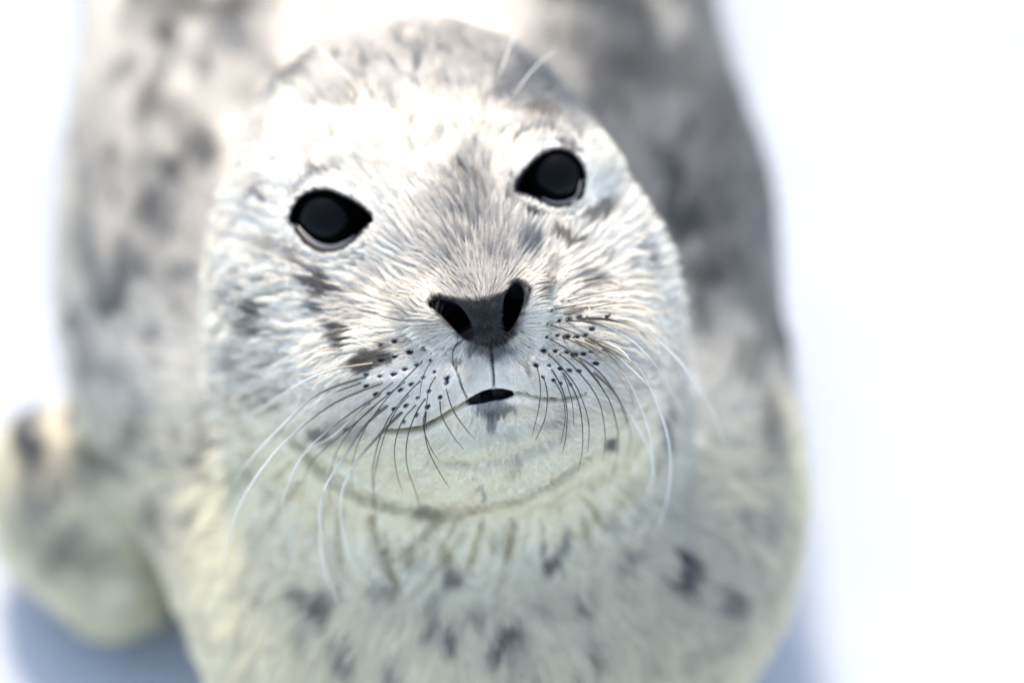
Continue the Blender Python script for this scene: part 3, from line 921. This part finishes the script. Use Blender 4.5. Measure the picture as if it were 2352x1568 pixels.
# whiskers, each a hair of its own: root and course in photo pixels, hung just clear of the face
BLACKW = np.array([.022, .021, .018]); PALEW = np.array([.78, .76, .70]); TANW = np.array([.32, .27, .19])
ROOTW = np.array([.10, .09, .075])
WH = [  # points, root radius cm, root colour, tip colour
    ([(800, 800), (730, 806), (690, 816), (652, 834)], .022, TANW, PALEW),
    ([(868, 832), (760, 850), (680, 885), (600, 938)], .028, TANW, PALEW),
    ([(860, 858), (730, 905), (640, 985), (575, 1055), (538, 1105)], .036, ROOTW, PALEW),
    ([(905, 868), (760, 930), (640, 1030), (560, 1140), (524, 1240), (512, 1345)], .036, ROOTW, PALEW),
    ([(838, 876), (760, 905), (700, 940), (650, 990)], .018, BLACKW, PALEW),
    ([(890, 895), (790, 960), (700, 1040), (655, 1130), (650, 1185), (662, 1240)], .024, ROOTW, PALEW),
    ([(942, 868), (880, 915), (815, 975), (770, 1045), (755, 1115), (762, 1170)], .017, BLACKW, BLACKW),
    ([(980, 820), (930, 870), (880, 925), (835, 990), (810, 1060), (808, 1110)], .017, BLACKW, BLACKW),
    ([(990, 830), (978, 850), (968, 880), (965, 910)], .013, BLACKW, BLACKW),
    ([(972, 868), (935, 905), (890, 965), (865, 1030), (855, 1100), (868, 1190)], .018, BLACKW, BLACKW),
    ([(1002, 862), (985, 895), (978, 950), (980, 990)], .015, BLACKW, BLACKW),
    ([(945, 900), (905, 950), (880, 1010), (862, 1080), (858, 1130)], .015, BLACKW, BLACKW),
    ([(982, 908), (955, 950), (935, 1010), (935, 1070), (955, 1130), (965, 1165)], .017, BLACKW, BLACKW),
    ([(960, 925), (925, 965), (907, 1020), (910, 1080), (925, 1130)], .016, BLACKW, BLACKW),
    ([(980, 940), (975, 985), (985, 1035), (1010, 1085), (1032, 1120)], .017, BLACKW, BLACKW),
    ([(978, 942), (972, 980), (990, 1030), (1010, 1060)], .014, BLACKW, BLACKW),
    ([(1010, 918), (1015, 955), (1040, 1000), (1065, 1032)], .016, BLACKW, BLACKW),
    ([(1023, 888), (1040, 940), (1070, 985), (1092, 1008)], .016, BLACKW, BLACKW),
    ([(905, 920), (840, 975), (790, 1050), (742, 1130), (735, 1220), (748, 1310), (785, 1405)], .040, ROOTW, PALEW),
    ([(935, 935), (870, 1000), (805, 1080), (782, 1160), (800, 1270), (855, 1355)], .040, ROOTW, PALEW),
    ([(870, 925), (800, 985), (735, 1040), (705, 1080), (695, 1140)], .016, BLACKW, BLACKW),
    ([(915, 865), (830, 940), (765, 1000), (700, 1040), (660, 1100)], .024, ROOTW, PALEW),
    # right side
    ([(1234, 840), (1241, 885), (1238, 935), (1222, 1000)], .016, BLACKW, BLACKW),
    ([(1249, 866), (1257, 905), (1252, 960), (1230, 1010)], .016, BLACKW, BLACKW),
    ([(1263, 840), (1290, 890), (1302, 940), (1300, 1000), (1292, 1040)], .018, BLACKW, BLACKW),
    ([(1274, 874), (1292, 910), (1298, 960), (1288, 1020)], .015, BLACKW, BLACKW),
    ([(1290, 848), (1322, 905), (1336, 960), (1338, 1030), (1328, 1080)], .018, BLACKW, BLACKW),
    ([(1290, 850), (1305, 890), (1315, 930), (1318, 980)], .014, BLACKW, BLACKW),
    ([(1252, 804), (1300, 855), (1330, 900), (1352, 970), (1350, 1040)], .018, BLACKW, BLACKW),
    ([(1278, 806), (1330, 855), (1375, 920), (1390, 1000), (1384, 1060)], .018, BLACKW, BLACKW),
    ([(1305, 810), (1350, 850), (1400, 920), (1420, 1000), (1414, 1060), (1398, 1115)], .018, BLACKW, BLACKW),
    ([(1324, 815), (1380, 858), (1425, 925), (1448, 1000), (1440, 1050)], .018, BLACKW, BLACKW),
    ([(1258, 774), (1320, 815), (1370, 870), (1390, 905)], .016, BLACKW, BLACKW),
    ([(1283, 770), (1350, 800), (1410, 850), (1445, 900), (1460, 940)], .018, BLACKW, TANW),
    ([(1306, 773), (1380, 805), (1440, 870), (1485, 970), (1500, 1060), (1490, 1120), (1470, 1160)], .034, TANW, PALEW),
    ([(1328, 773), (1400, 800), (1470, 850), (1525, 970), (1540, 1060), (1532, 1150), (1505, 1230)], .036, TANW, PALEW),
    ([(1257, 744), (1320, 765), (1380, 795), (1430, 850)], .016, BLACKW, BLACKW),
    ([(1287, 736), (1360, 740), (1440, 775), (1500, 830), (1545, 900), (1580, 960)], .022, BLACKW, PALEW),
    ([(1312, 731), (1400, 735), (1480, 760), (1560, 830), (1600, 890), (1640, 950), (1668, 1035)], .030, BLACKW, PALEW),
    ([(1334, 727), (1420, 738), (1510, 780), (1590, 860), (1620, 920)], .024, BLACKW, PALEW),
    ([(1267, 711), (1330, 700), (1400, 694), (1450, 700)], .015, BLACKW, TANW),
    ([(1347, 708), (1420, 696), (1480, 700), (1530, 725)], .015, BLACKW, TANW),
    ([(1290, 694), (1370, 674), (1440, 664), (1500, 668), (1550, 692)], .015, BLACKW, TANW),
    ([(1307, 678), (1370, 648), (1430, 635), (1490, 632)], .013, BLACKW, TANW),
    ([(1347, 770), (1430, 830), (1500, 900), (1560, 1000)], .034, ROOTW, PALEW),
    ([(1356, 848), (1410, 900), (1470, 990), (1502, 1080), (1488, 1160)], .034, ROOTW, PALEW),
    ([(1347, 774), (1420, 800), (1450, 830)], .030, ROOTW, PALEW),
    # brow hairs
    ([(826, 228), (790, 176), (752, 130), (716, 98)], .024, TANW, PALEW),
    ([(1136, 222), (1150, 165), (1170, 112), (1188, 72)], .020, TANW, PALEW),
    ([(1160, 255), (1190, 205), (1232, 152), (1280, 112)], .020, TANW, PALEW),
]
for pts, r0, c0, c1 in WH:
    pp = catmull(np.array(pts, float), 22)
    hit = trace(pp[:, 0], pp[:, 1])
    w0 = hit[0, 2]
    s = np.linspace(0, 1, 22)
    brow = pts[0][1] < 300
    clear = .05 + (1.1 if not brow else .8) * s ** .8
    w = np.maximum(hit[:, 2] + clear, w0 + clear - (7.0 if not brow else 2.0) * s ** 1.3)
    w[0] = w0 - .25; w[1] = max(w[1] - .0, w0 + .02)
    for _ in range(3):
        w[1:-1] = np.maximum(.25 * w[:-2] + .5 * w[1:-1] + .25 * w[2:], hit[1:-1, 2] + .05)
    path = np.array([pc(a, b_, c_) for (a, b_), c_ in zip(pp, w)])
    rad = 1.12 * r0 * (1 - s) ** .5 + .0055
    Vt, Qt = tube(to_world(path), rad, 6)
    cc = np.repeat(c0 + (c1 - c0) * sstep(.18, .5, s)[:, None], 6, 0)  # dark shaded root to pale sunlit tip, painted into the whisker colour
    mesh_obj("whisker", (Vt - BASE) * .01, Qt, MAT_WHISK, seal, cc)


# ---------------------------------------------------------------- the fur
tri_n = np.cross(VS[TS[:, 1]] - VS[TS[:, 0]], VS[TS[:, 2]] - VS[TS[:, 0]])
area = .5 * np.linalg.norm(tri_n, axis=1)
tc_ = VS[TS].mean(1)
tcc = to_cam(tc_)
dn = np.linalg.norm((tcc - NOSE) * np.array([1, 1, .6]), axis=1)
hdist = np.linalg.norm(tcc - pc(1030, 640, -4), axis=1)


def zones(C, P):
    """0 = muzzle in focus ... 3 = trunk, as smooth weights"""
    dn = np.linalg.norm((C - NOSE) * np.array([1, 1, .6]), axis=1)
    h = np.linalg.norm(C - pc(1030, 640, -4), axis=1)
    return dn, h


dens = np.where(dn < 5.0, 800, np.where(dn < 8.5, 380, np.where(hdist < 12.5, 210, 85.0)))
dens = np.where((tc_[:, 1] > 36) & (hdist > 14), 9.0, dens)
dens = np.where(tc_[:, 2] < .35, 0, dens)
dens = np.where((np.abs(tcc - pc(1110, 720, 4.5)) < np.array([2.0, 1.5, 2.5])).all(1), 1500, dens)
cnt = rng.poisson(area * dens)
ti = np.repeat(np.arange(len(TS)), cnt)
r1 = np.sqrt(rng.random(len(ti))); r2 = rng.random(len(ti))
bw = np.stack([1 - r1, r1 * (1 - r2), r1 * r2], -1)
tv = TS[ti]
root = (VS[tv] * bw[..., None]).sum(1)
nor = (NS[tv] * bw[..., None]).sum(1); nor /= np.linalg.norm(nor, axis=1)[:, None]
bald = (BALD_V[tv] * bw).sum(1)
ml = (MOUTHLINE[tv] * bw).sum(1)
keep = rng.random(len(root)) > bald * 1.2
root, nor, ml = root[keep], nor[keep], ml[keep]
C = to_cam(root)
NH = len(root)
print("hairs", NH)
dn, h = zones(C, root)
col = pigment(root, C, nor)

# lie of the coat: away from the nose over the face, then back along the trunk
mouth = pc(1132, 905, 4.6)
fl = C - np.where((C[:, 1] < mouth[1])[:, None] & (np.abs(C[:, :1] - mouth[0]) < 3.5), mouth + np.array([0, .4, 1.5]), NOSE + np.array([0, 0, 1.0]))
fl = fl / np.linalg.norm(fl, axis=1)[:, None]
flw = fl[:, :1] * U + fl[:, 1:2] * V + fl[:, 2:] * W
bk = sstep(9.5, 14, h) * sstep(0, 8, root[:, 1])
flw = flw * (1 - bk[:, None]) + np.array([0, 1, -.12]) * bk[:, None]
sw = np.stack([fbm(root / 1.5, 71, 2), fbm(root / 1.5, 72, 2), fbm(root / 1.5, 73, 2)], -1) - .5
sw2 = np.stack([vnoise(root / .45, 74), vnoise(root / .45, 75), vnoise(root / .45, 76)], -1) - .5
flw = flw + sw * 1.1 + sw2 * .55
flw -= (flw * nor).sum(-1)[:, None] * nor
flw /= np.maximum(np.linalg.norm(flw, axis=1)[:, None], 1e-6)

x, y = to_px(C)
nose_d = np.full(NH, 9.0)
m = (np.abs(x - 1110) < 220) & (np.abs(y - 720) < 180) & (C[:, 2] > 1)
nose_d[m] = poly_sdf(C[m, 0], C[m, 1], NOSE_PAD)
lipz = np.exp(-((x - 1130) / 85) ** 2 - ((y - 850) / 65) ** 2)
padz = np.exp(-((x - 920) / 130) ** 4 - ((y - 890) / 110) ** 4) + np.exp(-((x - 1310) / 100) ** 4 - ((y - 810) / 110) ** 4)
length = .46 + .26 * sstep(4.5, 9, dn) + .5 * sstep(10, 15, h)
length *= 1 - .55 * np.clip(padz, 0, 1)
length *= 1 - .65 * lipz
length *= 1 - .5 * sstep(930, 1000, y) * sstep(13, 11, h)
length *= .3 + .7 * sstep(1.0, 4.5, ml)
mo = poly_sdf(C[:, 0], C[:, 1], MOUTH)
length *= np.where(C[:, 2] > 0, .2 + .8 * sstep(.05, .5, mo), 1)
length = np.where(nose_d < .0, .13, length * (.35 + .65 * sstep(0, .5, nose_d)))
for k, pol in (('l', EYE_L), ('r', EYE_R)):
    c, r = EYEBALL[k]
    m = np.linalg.norm(C - c, axis=1) < 4
    length[m] *= .16 + .84 * sstep(.0, 1.1, poly_sdf(C[m, 0], C[m, 1], pol))
pd = np.full(NH, 9.0)
for p in PITS:
    m = (np.abs(C - p) < .5).all(1)
    pd[m] = np.minimum(pd[m], pit_dist(C[m], p))
# hairs growing just before a pit would cover it: keep these short
length *= .25 + .75 * sstep(.08, .24, pd)
length *= rng.uniform(.75, 1.2, NH)
radius = np.where(dn < 5.0, .0056, np.where(dn < 8.5, .0085, np.where(h < 12.5, .012, .020))) * rng.uniform(.75, 1.2, NH)
radius = np.where(root[:, 1] > 36, .055, radius)
radius = np.where(nose_d < 0, .004, radius)

# wet-looking tufts: hairs close in on the middle of their tuft towards the tip
spacing = np.where(dn < 5.0, .23, np.where(dn < 8.5, .36, np.where(h < 12.5, .46, .8)))
tuft = (.88 - .50 * np.clip(padz, 0, 1) - .75 * np.clip(lipz * 1.5, 0, 1)) * (1 - .75 * sstep(520, 360, y) * (h < 10.6))
tuft *= 1 - .7 * sstep(9.5, 12, h)
tuft *= 1 - .6 * sstep(930, 1000, y)
tuft = np.where(nose_d < .1, .1, tuft)
best = np.full(NH, 1e9); bid = np.zeros(NH, np.int64)
zone = np.searchsorted([.3, .4, .6], spacing)
q = root / spacing[:, None] + sw2 * .5
# over the face the tufts are long and narrow, laid out in fans round the nose
dd = C - NOSE
rr_ = np.sqrt(dd[:, 0] ** 2 + dd[:, 1] ** 2 + .6 * dd[:, 2] ** 2) + .25
face = h < 10.6
qf = np.stack([np.arctan2(dd[:, 0], dd[:, 1]) * 16.0, np.log(rr_) * 5.0, np.full(NH, .5)], -1) + sw2 * 1.2 + sw * 1.2
qf[:, 2] = .5
q = np.where(face[:, None], qf, q)
zone = np.where(face, 3, np.minimum(zone, 2))
spacing = np.where(face, np.clip(rr_ / 16.0, .06, .6), spacing)
ci = np.floor(q)
for dx in (-1, 0, 1):
    for dy in (-1, 0, 1):
        for dz in (-1, 0, 1):
            cc = ci + np.array([dx, dy, dz])
            jx = np.stack([hash3(cc, 81), hash3(cc, 82), hash3(cc, 83)], -1)
            d = ((cc + jx - q) ** 2).sum(-1)
            m = d < best
            best[m] = d[m]
            key = (cc[:, 0].astype(np.int64) + 5000) * 100000000 + (cc[:, 1].astype(np.int64) + 5000) * 10000 + (cc[:, 2].astype(np.int64) + 5000)
            bid[m] = (key * 4 + zone)[m]
_, inv = np.unique(bid, return_inverse=True)
nc = inv.max() + 1
num = np.bincount(inv, minlength=nc)[:, None]


def cmean(A):
    return np.stack([np.bincount(inv, A[:, k], nc) for k in range(3)], -1) / num


c_root = cmean(root)[inv]; c_fl = cmean(flw)[inv]; c_nor = cmean(nor)[inv]
c_fl /= np.maximum(np.linalg.norm(c_fl, axis=1)[:, None], 1e-6)
c_len = (np.bincount(inv, length, nc) / num[:, 0])[inv]
c_rand = rng.random(nc)[inv]
NP = 5
c_side = np.cross(c_nor, c_fl)
ts = np.linspace(0, 1, NP)
PTS = np.empty((NH, NP, 3), np.float32)
lift = np.where(nose_d < 0, .9, .22 - .07 * sstep(5, 9, dn) - .07 * np.clip(padz + 1.5 * lipz, 0, 1)) * (1 + .5 * (c_rand - .5))
jit = rng.normal(0, .08, (NH, 3))
for k_, t in enumerate(ts):
    up = length * lift * (t - .52 * t * t)
    p = root + (flw + jit * t) * (length * t)[:, None] + nor * up[:, None]
    # only the sideways offset is drawn in, so the locks stay long and slender
    off = ((p - c_root) * c_side).sum(-1)
    lim = np.minimum(1, .6 * spacing / np.maximum(np.abs(off), 1e-6))
    wav = c_len * .07 * math.sin(t * 4.2) * np.sin(c_rand * 40)
    p = p - c_side * (off * lim * tuft * t ** .8 - wav * face)[:, None]
    PTS[:, k_] = p + nor * ((c_rand - .5) * .10 * length * t)[:, None]
PTS[:, 0] -= (nor * .015)
RAD = radius[:, None] * np.array([1, 1, .92, .75, .30])[None]
shade = np.where(nose_d < .02, .45 + 2.2 * rng.random(NH) ** 2, 1) * (.90 + .2 * rng.random(NH)) * (.93 + .14 * c_rand)
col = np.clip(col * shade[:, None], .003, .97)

hc = bpy.data.hair_curves.new("fur")
hc.add_curves([NP] * NH)
hc.attributes['position'].data.foreach_set('vector', ((PTS - BASE.astype(np.float32)) * .01).astype(np.float32).ravel())
ra = hc.attributes.get('radius') or hc.attributes.new('radius', 'FLOAT', 'POINT')
ra.data.foreach_set('value', (RAD * .01).astype(np.float32).ravel())
ca = hc.attributes.new("haircol", 'FLOAT_COLOR', 'CURVE')
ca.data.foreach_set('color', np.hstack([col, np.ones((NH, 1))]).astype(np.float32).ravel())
na = hc.attributes.new("coat_normal", 'FLOAT_VECTOR', 'CURVE')
sn = nor * .75 + (c_nor + (root - c_root) / spacing[:, None] * .5) * .5
sn /= np.linalg.norm(sn, axis=1)[:, None]
na.data.foreach_set('vector', sn.astype(np.float32).ravel())
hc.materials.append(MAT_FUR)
fur = bpy.data.objects.new("fur", hc)
COL.objects.link(fur)
fur.parent = seal
fur["kind"] = "stuff"
